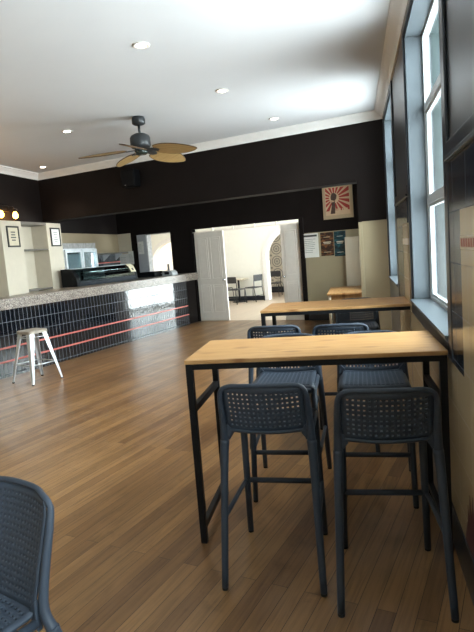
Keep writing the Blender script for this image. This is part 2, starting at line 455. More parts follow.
# ------------------------------------------------------------------ left wall and rear wall
bm = B(); box(bm, UL-TH, UL, VR-TH, 8.6, 2.35, CZ); box(bm, UL-TH, UL, 8.6, 14.4, 2.32, CZ)
struct('wall_left', bm, M['black'], WA, 'black upper wall behind the bar')
bm = B(); box(bm, UL-TH, UL, VR-TH, 8.6, 0, 2.35); box(bm, UL-TH, UL, 8.6, 14.4, 0, 2.32)
struct('wall_left_dado', bm, M['browncream'], WA, 'cream lower wall behind the bar')
bm = B()   # rear wall with two tall openings to the street
ro = [(-5.85, -4.7)]
for a, b in ((UL-TH, ro[0][0]), (ro[0][1], UW+TH)): box(bm, a, b, VR-TH, VR, 0, CZ)
for a, b in ro: box(bm, a, b, VR-TH, VR, 0, .5); box(bm, a, b, VR-TH, VR, 3.1, CZ)
struct('wall_rear', bm, M['cream'], WA)
for i, (a, b) in enumerate(ro):
    bm = B(); f = .06
    for p, q, r_, s_ in ((a, a+f, .5, 3.1), (b-f, b, .5, 3.1), (a+f, b-f, .5, .56), (a+f, b-f, 3.04, 3.1), ((a+b)/2-.03, (a+b)/2+.03, .56, 3.04)):
        box(bm, p, q, VR-.12, VR-.06, r_, s_)
    fr = struct('window_%d' % (i+3), bm, M['alu'], WA)
    bm = B(); box(bm, a+f, b-f, VR-.095, VR-.09, .56, 3.04)
    obj('glass_pane', bm, M['glass'], fr)

# ------------------------------------------------------------------ bulkhead, pier, back wall
xl, xr = -8.55, -1.62
bm = B()
box(bm, -8.52, -2.14, Y1, Y1+.28, 2.53, CZ)
struct('wall_bulkhead', bm, M['black'], label='black bulkhead spanning above the bar')
bm = B(); box(bm, -8.5, -2.14, Y1-.012, Y1, 2.53, 2.56)
struct('trim_7', bm, M['black'], label='thin edge bead along the bulkhead')
bm = B(); box(bm, -2.14, -1.72, Y1, Y1+.28, 1.94, CZ)
struct('wall_pier', bm, M['black'], label='black upper pier beside the far window')
bm = B(); box(bm, -2.14, -1.72, Y1, Y1+.28, 0, 1.94)
struct('wall_pier_dado', bm, M['cream'], label='cream lower pier beside the far window')
bm = B(); box(bm, -2.145, -2.09, Y1-.01, Y1, .2, 1.945); box(bm, -2.09, -1.73, Y1-.012, Y1, 1.93, 1.95)
struct('trim_8', bm, M['cream'], label='pale corner bead on the cream pier', bevel=.003)

DX0, DX1, DZ = -7.12, -4.36, 2.25
SX0, SX1, SZ = -8.50, -7.77, 2.25
WT = .14
bm = B()   # black back wall with servery opening and wide doorway
box(bm, -9.0, SX0-.29, Y2, Y2+WT, 0, CZ)
box(bm, SX0-.29, DX0, Y2, Y2+WT, 0, 1.2)
box(bm, SX0-.29, DX0, Y2, Y2+WT, SZ, CZ)
box(bm, SX1, DX0, Y2, Y2+WT, 1.2, SZ)
box(bm, DX0, DX1, Y2, Y2+WT, DZ, CZ)
box(bm, DX1, -4.25, Y2, Y2+WT, 0, CZ)
box(bm, -4.25, -2.62, Y2, Y2+WT, 1.925, CZ)
struct('wall_back', bm, M['black'], label='black back wall around the doorway')
bm = B(); box(bm, -9.6, -9.0, Y2, Y2+WT, 0, 2.32)
struct('wall_back_cream', bm, M['cream2'], label='cream end wall of the back bar')
bm = B(); box(bm, -9.6, -9.0, Y2, Y2+WT, 2.32, CZ)
struct('wall_back_upper', bm, M['black'])
bm = B(); box(bm, -4.25, -2.62, Y2, Y2+WT, 0, 1.925)
struct('wall_back_dado', bm, M['cream'], label='cream dado below the posters')
bm = B(); box(bm, -4.25, -3.31, Y2-.02, Y2, 0, .2)
struct('baseboard_back', bm, M['navytrim'], bevel=.004)
bm = B(); box(bm, -3.31, -2.55, Y2-.14, Y2, 0, 1.77)
struct('wall_boxing', bm, M['cream2'], label='pale boxed-out panel beside the posters')
# grey jamb panel by the servery (stands proud)
bm = B(); box(bm, SX0-.29, SX0, Y2-.03, Y2+WT+.05, 1.2, SZ)
struct('trim_9', bm, M['greypost'], label='pale grey jamb panel beside the servery opening', bevel=.004)
bm = B()
box(bm, SX0, SX1, Y2-.02, Y2+.16, SZ-.02, SZ); box(bm, SX0, SX0+.02, Y2-.02, Y2+.16, 1.2, SZ-.02)
struct('trim_10', bm, M['greyboard'], label='thin lining of the servery opening')
# transom strip over the doorway: bright gap divided by ties
bm = B(); box(bm, DX0, DX1, Y2+.01, Y2+.05, 2.165, 2.18)
for k in range(1, 5):
    x = DX0 + (DX1-DX0)*k/5; box(bm, x-.012, x+.012, Y2+.01, Y2+.05, 2.18, 2.25)
struct('trim_11', bm, M['door'], label='slim transom rail above the panelled doors')
# doorway jamb lining
bm = B(); box(bm, DX0-.05, DX0, Y2-.02, Y2+WT, 0, DZ); box(bm, DX1, DX1+.1, Y2-.02, Y2+WT, 0, DZ+.02)
struct('trim_12', bm, M['black'], label='dark door jambs', bevel=.004)

def panel_door(name, x0, x1, z0, z1, cols, label):
    y0, y1 = Y2+.03, Y2+.07
    bm = B(); box(bm, x0, x1, y0, y1, z0, z1)
    d = struct(name, bm, M['door'], label=label, bevel=.004)
    w = (x1-x0); st = .085; gap = .06
    cw = (w-2*st-(cols-1)*gap)/cols
    for c in range(cols):
        a = x0+st+c*(cw+gap)
        for lo, hi in ((z0+.2, z0+.88), (z0+1.02, z1-.13)):
            bm = B()
            # raised moulding ring and raised field
            for p, q, r_, s_ in ((a, a+.018, lo, hi), (a+cw-.018, a+cw, lo, hi), (a+.018, a+cw-.018, lo, lo+.018), (a+.018, a+cw-.018, hi-.018, hi)):
                box(bm, p, q, y0-.012, y0, r_, s_)
            box(bm, a+.045, a+cw-.045, y0-.008, y0, lo+.045, hi-.045)
            obj('door_panel', bm, M['door'], d, .004)
    return d
d1 = panel_door('door_1', -7.1, -6.30, .01, 2.16, 2, 'white panelled door leaf standing at the left of the doorway')
d2 = panel_door('door_2', -4.83, -4.37, .01, 2.16, 1, 'narrow white panelled leaf at the right of the doorway')
for d, x in ((d1, -6.345), (d2, -4.79)):
    bm = B(); lathe(bm, [(.012, 0), (.03, .004), (.03, .01), (.012, .014), (.012, .035), (.026, .045), (.026, .06), (.012, .07)], seg=12)
    bmesh.ops.transform(bm, matrix=Matrix.Translation((x, Y2+.03, 1.0)) @ Matrix.Rotation(pi/2, 4, 'X'), verts=bm.verts[:])
    obj('door_knob', bm, M['chrome'], d)

# cornices
def cornice(name, length, loc, rz):
    # profile in local y (into the room, negative) and z; runs along +x
    prof = [(0, -.115), (-.018, -.115), (-.022, -.095), (-.04, -.07), (-.075, -.04), (-.095, -.022), (-.115, -.018), (-.115, 0), (0, 0)]
    bm = B(); A = [bm.verts.new((0, a, b)) for a, b in prof]; C = [bm.verts.new((length, a, b)) for a, b in prof]
    bm.faces.new(A[::-1]); bm.faces.new(C)
    for i in range(len(prof)): bm.faces.new((A[i], A[(i+1) % len(prof)], C[(i+1) % len(prof)], C[i]))
    return struct(name, bm, M['cornice'], rz, 'moulded white plaster cornice', loc=loc)
cornice('trim_13', 6.82, (-8.52, Y1, CZ), 0)
p = wf(UW, 8.25, CZ); cornice('trim_14', 12.3, p, WA-pi/2)
p = wf(UL, VR, CZ); cornice('trim_15', 14.05, p, WA+pi/2)
p = wf(UL, VR, CZ)
cornice('trim_16', 6.53, wf(UW, VR, CZ), WA+pi)

# ------------------------------------------------------------------ next room
AR = (( -7.29, -5.2), (-11.76, -9.9))   # arch openings in the far wall
bm = B()
def arch_wall(bm, x0, x1, zs, y0, y1):
    """solid above an arch: from spring height zs up"""
    cx = (x0+x1)/2; r = (x1-x0)/2; n = 20
    pts = [(cx-r*cos(pi*k/n), zs+.80*r*sin(pi*k/n)) for k in range(n+1)]
    for k in range(n):
        prism(bm, [pts[k], pts[k+1], (pts[k+1][0], CZ), (pts[k][0], CZ)], y0, y1, 'Y')
    return pts
spring = 1.40
arches = []
box(bm, -14, AR[1][0], Y3, Y3+.2, 0, CZ); box(bm, AR[1][1], AR[0][0], Y3, Y3+.2, 0, CZ)
box(bm, AR[0][1], -3.95, Y3, Y3+.2, 0, CZ)
for a, b in AR: arches.append(arch_wall(bm, a, b, spring, Y3, Y3+.2))
struct('wall_next_room', bm, M['nextwall'], label='cream wall of the next room with arches')
for i, (a, b) in enumerate(AR):
    pts = [(a, 0)]+arches[i]+[(b, 0)]; bm = B(); t = .13
    cx = (a+b)/2
    for k in range(len(pts)-1):
        (p0, q0), (p1, q1) = pts[k], pts[k+1]
        def out(p, q):
            if q <= spring: return (p+(-t if p < cx else t), q)
            dx, dz = p-cx, q-spring; l = hypot(dx, dz) or 1
            return (p+dx/l*t, q+dz/l*t)
        def inn(p, q):
            if q <= spring: return (p+(.006 if p < cx else -.006), q)
            dx, dz = p-cx, q-spring; l = hypot(dx, dz) or 1
            return (p-dx/l*.006, q-dz/l*.006)
        prism(bm, [inn(p0, q0), inn(p1, q1), out(p1, q1), out(p0, q0)], Y3-.02, Y3+.22, 'Y')
    struct('trim_%d' % (17+i), bm, M['white'], label='white arch architrave in the next room')
bm = B(); box(bm, -9.6, AR[0][0]-.14, Y3-.02, Y3, 0, .15); box(bm, AR[0][1]+.14, -3.95, Y3-.02, Y3, 0, .15)
struct('baseboard_next_room', bm, M['navytrim'])
bm = B(); box(bm, -9.5, -4.7, 18.6, 18.7, 0, CZ)
struct('wall_medallion', bm, M['medallion'], label='patterned medallion wall seen through the arch')
bm = B(); box(bm, -9.4, -4.75, 18.56, 18.6, 0, .22)
struct('baseboard_medallion', bm, M['navytrim'])
bm = B(); box(bm, -14, -9.5, 18.6, 18.7, 0, CZ); box(bm, -9.6, -9.5, Y3+.2, 18.6, 0, CZ)
struct('wall_far_left', bm, M['white'])
bm = B(); box(bm, -13.2, -13, Y2+WT, 18.6, 0, CZ)
struct('wall_next_left', bm, M['nextwall'])
bm = B()   # street wall of the next room with wide glazed doors
GW = (13.6, 16.2, .03, 2.75)
for a, b, c, d in ((11.97, GW[0], 0, CZ), (GW[1], 19.2, 0, CZ), (GW[0], GW[1], 0, GW[2]), (GW[0], GW[1], GW[3], CZ)): box(bm, UW, UW+TH, a, b, c, d)
struct('wall_next_right', bm, M['nextwall'], WA)
bm = B()
for a, b, c, d in ((GW[0], GW[0]+.07, GW[2], GW[3]), (GW[1]-.07, GW[1], GW[2], GW[3]), (GW[0]+.07, GW[1]-.07, GW[2], GW[2]+.07), (GW[0]+.07, GW[1]-.07, GW[3]-.07, GW[3]), (14.86, 14.94, GW[2]+.07, GW[3]-.07)): box(bm, UW+.07, UW+.13, a, b, c, d)
fr = struct('window_5', bm, M['alu'], WA)
bm = B(); box(bm, UW+.098, UW+.102, GW[0]+.07, GW[1]-.07, GW[2]+.07, GW[3]-.07); obj('glass_pane', bm, M['glass'], fr)
bm = B(); box(bm, -13, -9.6, Y2, Y2+WT, 0, CZ)
struct('wall_back_left', bm, M['nextwall'])

# ------------------------------------------------------------------ the bar counter
bar = thing('bar_counter', 'long bar counter of black stacked tiles with two red stripes and a speckled granite top', 'bar counter', (0, 0, 0))
bm = B(); box(bm, XB-.16, XB, 5.3, 10.88, 0, 1.04)
obj('tiled_front', bm, M['bartile'], bar)
for z in (.245, .455):
    bm = B(); box(bm, XB-.08, XB+.007, 5.3, 10.885, z-.014, z+.014)
    tag(obj('stripe', bm, M['stripe'], bar, .003), 'red tile stripe')
bm = B(); poly = [(XB+.05, 5.25), (XB+.05, 11.37), (-7.84, 11.37), (-8.0, 10.4), (-8.03, 8.0), (-7.37, 5.25)]
prism(bm, poly, 1.04, BT, 'Z')
tag(obj('worktop', bm, M['granite'], bar, .008), 'speckled granite worktop')
bm = B(); box(bm, XB-.10, XB-.06, 10.9, 11.37, 0, 1.04); box(bm, -7.8, XB-.2, 11.2, 11.38, 0, 1.04)
tag(obj('end_panel', bm, M['black'], bar), 'plain black end panel')
for y in (5.6, 6.8, 8.3, 9.8):
    bm = B(); box(bm, -7.45, XB-.16, y-.02, y+.02, 0, 1.04); obj('support_panel', bm, M['blackmetal'], bar)

# ------------------------------------------------------------------ display cabinet on the left wall
cab = thing('shelf_cabinet', 'tall cream shelf cabinet with open centre bay behind the bar', 'cabinet', wf(0, 0, 0), WA)
u0, u1 = UL+.002, -5.72
vA, vB = 8.14, 10.05
zt = 2.47
bm = B(); box(bm, u0, u1, vA, vA+.58, 0, zt); obj('side_panel', bm, M['cabinet'], cab, .006)
bm = B(); box(bm, u0, u1, vB-.52, vB, 0, zt); obj('side_panel', bm, M['cabinet'], cab, .006)
bm = B(); box(bm, u0, u0+.02, vA+.58, vB-.52, 0, zt); obj('back_panel', bm, M['cabinet'], cab)
bm = B(); box(bm, u0+.02, u1, vA+.58, vB-.52, zt-.05, zt); obj('top_rail', bm, M['shelf'], cab)
for z in (1.975, 1.24):
    bm = B(); box(bm, u0+.02, u1-.01, vA+.58, vB-.52, z-.018, z+.006); tag(obj('shelf', bm, M['shelf'], cab, .003), 'grey shelf')
bm = B(); box(bm, u0+.02, u1-.02, vA+.58, vB-.52, 0, 1.0); obj('base_panel', bm, M['cabinet'], cab)

def framed(name, label, cat, loc, rz, w, h, fw, fm, pm, marks=None, depth=.02, group=None):
    """picture hanging on a wall; local x along wall, y out of the wall (-y faces the room), z up, origin at centre"""
    t = thing(name, label, cat, loc, rz, group)
    bm = B()
    for a, b, c, d in ((-w/2, -w/2+fw, -h/2, h/2), (w/2-fw, w/2, -h/2, h/2), (-w/2+fw, w/2-fw, -h/2, -h/2+fw), (-w/2+fw, w/2-fw, h/2-fw, h/2)):
        box(bm, a, b, -depth, 0, c, d)
    obj('frame', bm, fm, t, .003)
    bm = B(); box(bm, -w/2+fw, w/2-fw, -depth*.5, 0, -h/2+fw, h/2-fw); obj('paper', bm, pm, t)
    if marks is not None: marks(t, w-2*fw, h-2*fw, -depth*.5)
    return t
def lines(n, x0, x1, z0, z1, thick=.006):
    def f(t, w, h, y):
        bm = B()
        for k in range(n):
            z = h*(z1+(z0-z1)*k/max(1, n-1)); l = random.uniform(.6, 1.0)*(x1-x0)*w
            cxx = (x0+x1)/2*w
            box(bm, cxx-l/2, cxx+l/2, y-.001, y, z-thick/2, z+thick/2)
        obj('print', bm, M['ink'], t)
    return f
rzL = WA+pi/2     # hanging on a wall that faces +u
framed('framed_certificate', 'black framed certificate with dark picture on the left side of the cream cabinet', 'picture', wf(u1+.0015, vA+.30, 2.20), rzL, .34, .36, .028, M['frameblack'], M['goldpaper'], lines(4, -.3, .3, -.2, .25, .02))
framed('framed_certificate', 'black framed white certificate on the right side of the cream cabinet', 'picture', wf(u1+.0015, vB-.25, 2.20), rzL, .34, .36, .028, M['frameblack'], M['paper'], lines(5, -.3, .3, -.3, .3, .01))

# wall lamp on the left wall
lamp = thing('wall_lamp', 'dark bronze wall lamp with two glowing warm bulbs above the bar', 'lamp', wf(UL, 8.71, 2.72), WA)
bm = B(); box(bm, 0.001, .03, -.2, .2, -.05, .06); obj('back_plate', bm, M['brass'], lamp, .008)
for s in (-.2, .21):
    bm = B(); tube(bm, [(.02, s*.8, .02), (.10, s, .03), (.13, s, -.005)], .012, 8)
    lathe(bm, [(.012, .0), (.04, -.01), (.045, -.05), (.03, -.055)], (.13, s, 0), 14)
    arm = obj('lamp_arm', bm, M['brass'], lamp)
    bm = B(); lathe(bm, [(.018, -.05), (.03, -.07), (.048, -.105), (.05, -.13), (.038, -.16), (.012, -.178)], (.13, s, 0), 16)
    tag(obj('bulb', bm, M['bulb'], arm), 'glowing warm bulb')

# ------------------------------------------------------------------ back bar
fr = thing('drinks_fridge', 'upright two-door drinks fridge with silver framed glass doors behind the bar', 'fridge', wf(0, 0, 0), WA)
u0, u1 = UL+.002, -5.74; vA, vB = 10.09, 11.50; zt = 1.97
bm = B()
box(bm, u0, u0+.03, vA, vB, .1, zt); box(bm, u0+.03, u1, vA, vA+.03, .1, zt); box(bm, u0+.03, u1, vB-.03, vB, .1, zt)
box(bm, u0+.03, u1, vA+.03, vB-.03, .1, .3); box(bm, u0+.03, u1-.01, vA+.03, vB-.03, zt-.02, zt); box(bm, u0+.05, u1-.05, vA+.02, vB-.02, 0, .1)
obj('body', bm, M['coolerframe'], fr)
bm = B(); box(bm, u0+.03, u0+.06, vA+.03, vB-.03, .3, zt-.02); tag(obj('liner', bm, M['cooler'], fr), 'pale blue grey liner')
bm = B(); box(bm, u0+.005, u1+.005, vA, vB, zt, zt+.11); obj('header_panel', bm, M['greyboard'], fr)
for z in (.7, 1.1, 1.5):
    bm = B(); box(bm, u0+.06, u1-.03, vA+.03, vB-.03, z, z+.008); obj('wire_shelf', bm, M['coolerframe'], fr)
mid = (vA+vB)/2
for a, b, hx in ((vA+.01, mid-.01, mid-.05), (mid+.01, vB-.01, mid+.05)):
    bm = B(); f = .065
    for p, q, r_, s_ in ((a, a+f, .3, zt-.02), (b-f, b, .3, zt-.02), (a+f, b-f, .3, .3+f), (a+f, b-f, zt-.02-f, zt-.02)): box(bm, u1, u1+.035, p, q, r_, s_)
    dr = obj('door', bm, M['coolerframe'], fr, .004)
    bm = B(); box(bm, u1+.012, u1+.018, a+f, b-f, .3+f, zt-.02-f); obj('glass_pane', bm, M['caseglass'], dr)
    bm = B(); tube(bm, [(u1+.03, hx, 1.0), (u1+.07, hx, 1.03), (u1+.07, hx, 1.45), (u1+.03, hx, 1.48)], .012, 8); obj('handle', bm, M['steel'], dr)
for vv in (vA+.1, vB-.1):
    bm = B(); tube(bm, [(u1-.05, vv, .4), (u1-.05, vv, 1.85)], .012, 8); obj('lamp_tube', bm, M['coolerlamp'], fr)
# back bar shelf, tiles
bm = B(); box(bm, UL, UL+.012, 11.52, 13.46, 1.0, 1.82)
struct('trim_19', bm, M['backtile'], WA, 'black tiled splashback below the back bar shelf')
bm = B(); box(bm, UL, UL+.018, 11.52, 13.46, 1.60, 1.625)
struct('trim_20', bm, M['stripe'], WA, 'red stripe in the back bar splashback')
sh = thing('wall_shelf', 'grey shelf along the back bar wall above black tiles', 'shelf', wf(0, 0, 0), WA)
bm = B(); box(bm, UL+.002, UL+.30, 11.54, 13.4, 1.825, 1.85); obj('board', bm, M['shelf'], sh, .004)
for vv in (11.75, 12.5, 13.2):
    bm = B(); prism(bm, [(UL+.002, 1.825), (UL+.22, 1.825), (UL+.022, 1.66), (UL+.002, 1.66)], vv-.01, vv+.01, 'Y'); obj('bracket', bm, M['steel'], sh)
bb = thing('back_counter', 'low dark back counter below the tiled splashback', 'counter', wf(0, 0, 0), WA)
bm = B(); box(bm, UL+.015, -5.55, 11.54, 13.25, 0, .9); obj('body', bm, M['caseblack'], bb)
bm = B(); box(bm, UL+.015, -5.52, 11.53, 13.27, .9, .94); obj('worktop', bm, M['steel'], bb, .004)

def notice(label, loc, rz, w, h, head=True, n=7, name='paper_notice', group=None, matp='paper'):
    t = thing(name, label, 'notice', loc, rz, group)
    bm = B(); box(bm, -w/2, w/2, -.004, 0, -h/2, h/2); obj('sheet', bm, M[matp], t)
    bm = B()
    if head: box(bm, -w*.42, w*.42, -.0052, -.0042, h*.36, h*.44)
    for k in range(n):
        z = h*(.26-.62*k/n); l = random.uniform(.5, .8)*w; x = -w*.4
        box(bm, x, x+l, -.0052, -.0042, z-h*.006, z+h*.006)
    obj('print', bm, M['ink'], t); return t
notice('white notice on the cream end wall, leftmost of the pair under the back bar shelf', (-9.28, Y2-.001, 1.62), 0, .30, .36, False, 5)
notice('small white notice beside the grey jamb, right of its twin behind the bar', (-9.05, Y2-.001, 1.69), 0, .17, .34, False, 7)
notice('white notice on the pale grey jamb panel by the servery', (-8.68, Y2-.0315, 1.92), 0, .17, .32, False, 6)

# display case on the counter
case = thing('display_case', 'black countertop display case with curved glass front on the granite bar', 'display case', (-7.80, 8.8, BT), 0)
prof = [(.20, 0), (.205, .06), (.19, .16), (.13, .27), (.04, .335), (-.06, .35), (-.2, .345), (-.2, 0)]
L = .935
for y0, y1 in ((-L, -L+.09), (L-.06, L)):
    bm = B(); prism(bm, prof, y0, y1, 'Y'); obj('end_panel', bm, M['caseblack'], case, .008)
bm = B(); box(bm, -.2, .2, -L+.09, L-.06, .001, .10); obj('base', bm, M['casebase'], case, .006)
bm = B(); box(bm, -.2, -.18, -L+.09, L-.06, .10, .33); obj('back_door', bm, M['caseblack'], case)
bm = B(); box(bm, -.2, -.02, -L+.09, L-.06, .33, .35); obj('top', bm, M['greytill'], case, .004)
bm = B()
pts = [(.198, .1), (.186, .16), (.128, .265), (.04, .33), (-.02, .343)]
for k in range(len(pts)-1):
    (a, b), (c, d) = pts[k], pts[k+1]
    prism(bm, [(a, b), (c, d), (c-.006, d-.004), (a-.006, b)], -L+.09, L-.06, 'Y')
obj('curved_glass', bm, M['caseglass'], case)
bm = B(); box(bm, -.17, .12, -L+.1, L-.07, .21, .217); obj('inner_shelf', bm, M['greytill'], case)
for y in (-.4, .5):
    bm = B(); box(bm, -.17, -.15, y-.03, y+.03, .1, .3); obj('post', bm, M['caseblack'], case)
bm = B(); box(bm, -.172, -.165, -.8, .3, .11, .2); box(bm, -.172, -.165, -.8, .3, .225, .32)
tag(obj('tray_liner', bm, M['cooler'], case), 'pale liner inside the case')
card = thing('price_card', 'cream card leaning on the curved end of the display case', 'card', (-7.80, 8.8, BT), 0)
bm = B(); prism(bm, [(.198, .17), (.206, .172), (.146, .285), (.06, .35), (.055, .342), (.138, .277)], L-.2, L-.03, 'Y'); obj('sheet', bm, M['creamcard'], card)
bm = B(); prism(bm, [(.187, .205), (.19, .207), (.165, .255), (.162, .253)], L-.14, L-.09, 'Y'); obj('print', bm, M['ink'], card)

# till and card printer
till = thing('cash_drawer', 'low black cash drawer on the bar by the servery', 'cash drawer', (-7.72, 10.42, BT), radians(4))
bm = B(); box(bm, -.2, .2, -.2, .2, .004, .12); obj('body', bm, M['caseblack'], till, .01)
bm = B(); box(bm, .2, .206, -.18, .18, .02, .1); obj('drawer_front', bm, M['rubber'], till, .003)
bm = B(); lathe(bm, [(.012, 0), (.012, .01)], (0, 0, 0), 10); bmesh.ops.transform(bm, matrix=Matrix.Translation((.205, .1, .06)) @ Matrix.Rotation(pi/2, 4, 'Y'), verts=bm.verts[:]); obj('lock', bm, M['steel'], till)
pr = thing('receipt_printer', 'grey receipt printer with an upright aerial at the end of the bar', 'printer', (-7.30, 10.55, BT), radians(4))
bm = B(); prism(bm, [(-.13, .002), (.15, .002), (.15, .07), (.09, .12), (-.13, .12)], -.12, .12, 'Y'); obj('body', bm, M['greytill'], pr, .012)
bm = B(); box(bm, -.06, .06, -.125, -.12, .03, .09); obj('paper_slot', bm, M['caseblack'], pr)
bm = B(); box(bm, -.03, .0, -.02, .03, .12, .27); tag(obj('aerial', bm, M['ink'], pr, .006), 'dark upright aerial')

# ------------------------------------------------------------------ posters on the back wall
notice('white notice sheet with a black heading, left of the two coloured posters', (-4.115, Y2-.001, 1.65), 0, .36, .52, True, 8)
def poster(label, loc, w, h, mt, name='wall_poster'):
    t = thing(name, label, 'poster', loc, 0)
    bm = B(); box(bm, -w/2, w/2, -.004, 0, -h/2, h/2); obj('sheet', bm, M[mt], t)
    for z, l, th in ((.08, .6, .05), (.02, .5, .03), (.3, .5, .02), (-.34, .55, .02)):
        bm = B(); box(bm, -w*l/2, w*l/2, -.0052, -.0042, h*z-th*h/2, h*z+th*h/2)
        obj('print', bm, M['textpale'] if mt == 'poster_teal' else M['goldpaper'], t)
    return t
poster('amber and black poster between the white notice and the teal poster', (-3.74, Y2, 1.655), .29, .50, 'poster_amber')
poster('teal blue poster beside the pale boxed panel', (-3.455, Y2, 1.645), .255, .53, 'poster_teal')

art = thing('sunburst_print', 'red and cream sunburst print with a raised dark arm on the black back wall', 'picture', (-3.455, Y2-.001, 2.545), 0)
w, h = .65, .745
bm = B(); box(bm, -w/2, w/2, -.03, 0, -h/2, h/2); obj('mount', bm, M['posterframe'], art, .004)
iw, ih = .255, .275
bm = B(); box(bm, -iw-.01, iw+.01, -.033, -.03, -ih-.02, ih+.01); obj('paper', bm, M['posterpaper'], art)
def clip(poly, x0, x1, z0, z1):
    for ax, lim, sg in ((0, x0, 1), (0, x1, -1), (1, z0, 1), (1, z1, -1)):
        o = []
        for i in range(len(poly)):
            p, q = poly[i], poly[(i+1) % len(poly)]
            dp, dq = sg*(p[ax]-lim), sg*(q[ax]-lim)
            if dp >= 0: o.append(p)
            if (dp >= 0) != (dq >= 0):
                t = dp/(dp-dq); o.append((p[0]+(q[0]-p[0])*t, p[1]+(q[1]-p[1])*t))
        poly = o
        if len(poly) < 3: return None
    return poly
bm = B(); c0 = (-.07, .06); nr = 17
for k in range(nr):
    a0 = 2*pi*(k+.05)/nr; a1 = 2*pi*(k+.64)/nr
    pl = clip([(c0[0]+.11*cos(a0), c0[1]+.11*sin(a0)), (c0[0]+1*cos(a0), c0[1]+1*sin(a0)), (c0[0]+1*cos(a1), c0[1]+1*sin(a1)), (c0[0]+.11*cos(a1), c0[1]+.11*sin(a1))], -iw, iw, -ih+.07, ih)
    if pl: prism(bm, pl, -.0345, -.033, 'Y')
tag(obj('rays', bm, M['posterred'], art), 'red printed rays')
bm = B()
prism(bm, [(-.16, -ih+.01), (-.06, -ih+.01), (-.05, -.1), (-.055, .0), (-.10, -.03), (-.125, 0), (-.13, -.12)], -.0365, -.0335, 'Y')
fp = [(-.13, .02), (-.055, .0), (-.02, .05), (-.01, .11), (-.035, .15), (-.08, .17), (-.12, .155), (-.14, .11), (-.145, .06)]
prism(bm, fp, -.0365, -.0335, 'Y')
tag(obj('arm_figure', bm, M['posterdark'], art), 'dark raised forearm and fist')
bm = B()
xx = -.03
for i, wd in enumerate((.035, .03, .035, .02, .035, .03, .03, .035)):
    if i != 3: prism(bm, [(xx, -.235), (xx+wd*.8, -.235), (xx+wd*.8, -.165), (xx, -.165)], -.0375, -.0352, 'Y')
    xx += wd
tag(obj('lettering', bm, M['posterpaper'], art), 'worn cream block lettering')

# ------------------------------------------------------------------ ceiling fan, speaker, downlights
fan = thing('ceiling_fan', 'graphite ceiling fan with five palm leaf blades', 'ceiling fan', (-4.344, 5.896, CZ), 0)
bm = B(); lathe(bm, [(.075, -.001), (.085, -.03), (.085, -.085), (.06, -.1), (.02, -.105)], seg=24); obj('canopy', bm, M['fanmetal'], fan)
bm = B(); tube(bm, [(0, 0, -.1), (0, 0, -.24)], .016, 12); obj('downrod', bm, M['fanmetal'], fan)
bm = B(); lathe(bm, [(.03, -.2), (.07, -.21), (.115, -.235), (.13, -.26), (.13, -.36), (.115, -.385), (.06, -.395)], seg=28); obj('motor_housing', bm, M['fanmetal'], fan)
bm = B(); lathe(bm, [(.07, -.395), (.085, -.41), (.085, -.455), (.06, -.47), (.02, -.475)], seg=24); obj('switch_cup', bm, M['hubglass'], fan)
for k in range(5):
    a = radians(6+72*k)
    R = Matrix.Rotation(a, 4, 'Z') @ Matrix.Translation((0, 0, -.40)) @ Matrix.Rotation(radians(6.5), 4, 'Y') @ Matrix.Rotation(radians(-15), 4, 'X')
    bm = B(); n = 18; prof = []
    for i in range(n+1):
        t = i/n; x = .19+.60*t
        hw = .155*(sin(pi*min(1, t*.93+.07)**.85))**.62 if 0 < t < 1 else .004
        if t >= 1: hw = .004
        prof.append((x, max(.012, hw)))
    out = [(x, hw) for x, hw in prof]+[(x, -hw) for x, hw in reversed(prof)]
    prism(bm, out, -.004, .004, 'Z'); bmesh.ops.transform(bm, matrix=R, verts=bm.verts[:])
    bl = obj('blade', bm, M['fanblade'], fan)
    bm = B(); tube(bm, [(x, hw, 0) for x, hw in prof]+[(x, -hw, 0) for x, hw in reversed(prof)], .006, 6)
    bmesh.ops.transform(bm, matrix=R, verts=bm.verts[:]); obj('blade_rim', bm, M['bladerim'], bl)
    bm = B(); prism(bm, [(.08, .02), (.17, .045), (.24, .04), (.27, .0), (.24, -.04), (.17, -.045), (.08, -.02)], -.012, -.004, 'Z')
    bmesh.ops.transform(bm, matrix=R, verts=bm.verts[:]); obj('blade_bracket', bm, M['fanmetal'], bl)

spk = thing('wall_speaker', 'black box speaker mounted high on the black bulkhead', 'speaker', (-6.14, Y1, 3.07), 0)
bm = B(); prism(bm, [(-.15, -.2), (.15, -.2), (.15, -.02), (-.15, -.02)], -.15, .15, 'Z'); obj('cabinet', bm, M['speaker'], spk, .015)
bm = B(); box(bm, -.13, .13, -.208, -.2, -.13, .13); obj('grille', bm, M['grille'], spk, .006)
bm = B(); box(bm, -.05, .05, -.02, -.001, -.06, .06); obj('bracket', bm, M['blackmetal'], spk)
bm = B(); box(bm, -.06, -.04, -.211, -.208, -.12, -.11); obj('badge', bm, M['steel'], spk)

DL = [(-2.846, 4.002, 'recessed downlight nearest the camera, topmost in view'), (-2.967, 5.637, 'recessed downlight right of the fan, second along its row'),
      (-3.068, 7.321, 'recessed downlight nearest the bulkhead, right of the fan'), (-5.481, 5.803, 'recessed downlight just left of the fan'),
      (-7.763, 7.50, 'recessed downlight in the ceiling corner above the bar')]
d0 = None
for x, y, lab in DL:
    if d0 is None:
        d0 = thing('downlight', lab, 'ceiling light', (x, y, CZ), 0, 'recessed ceiling downlights')
        bm = B(); n = 24
        lathe(bm, [(.045, 0), (.075, 0), (.075, -.008), (.06, -.012), (.045, -.004)], seg=n); obj('trim_ring', bm, M['white'], d0)
        bm = B(); lathe(bm, [(.044, -.004), (.044, -.0075), (.03, -.013), (.01, -.014)], seg=20); obj('lens', bm, M['downlight'], d0)
    else: dup(d0, (x, y, CZ), 0, lab)

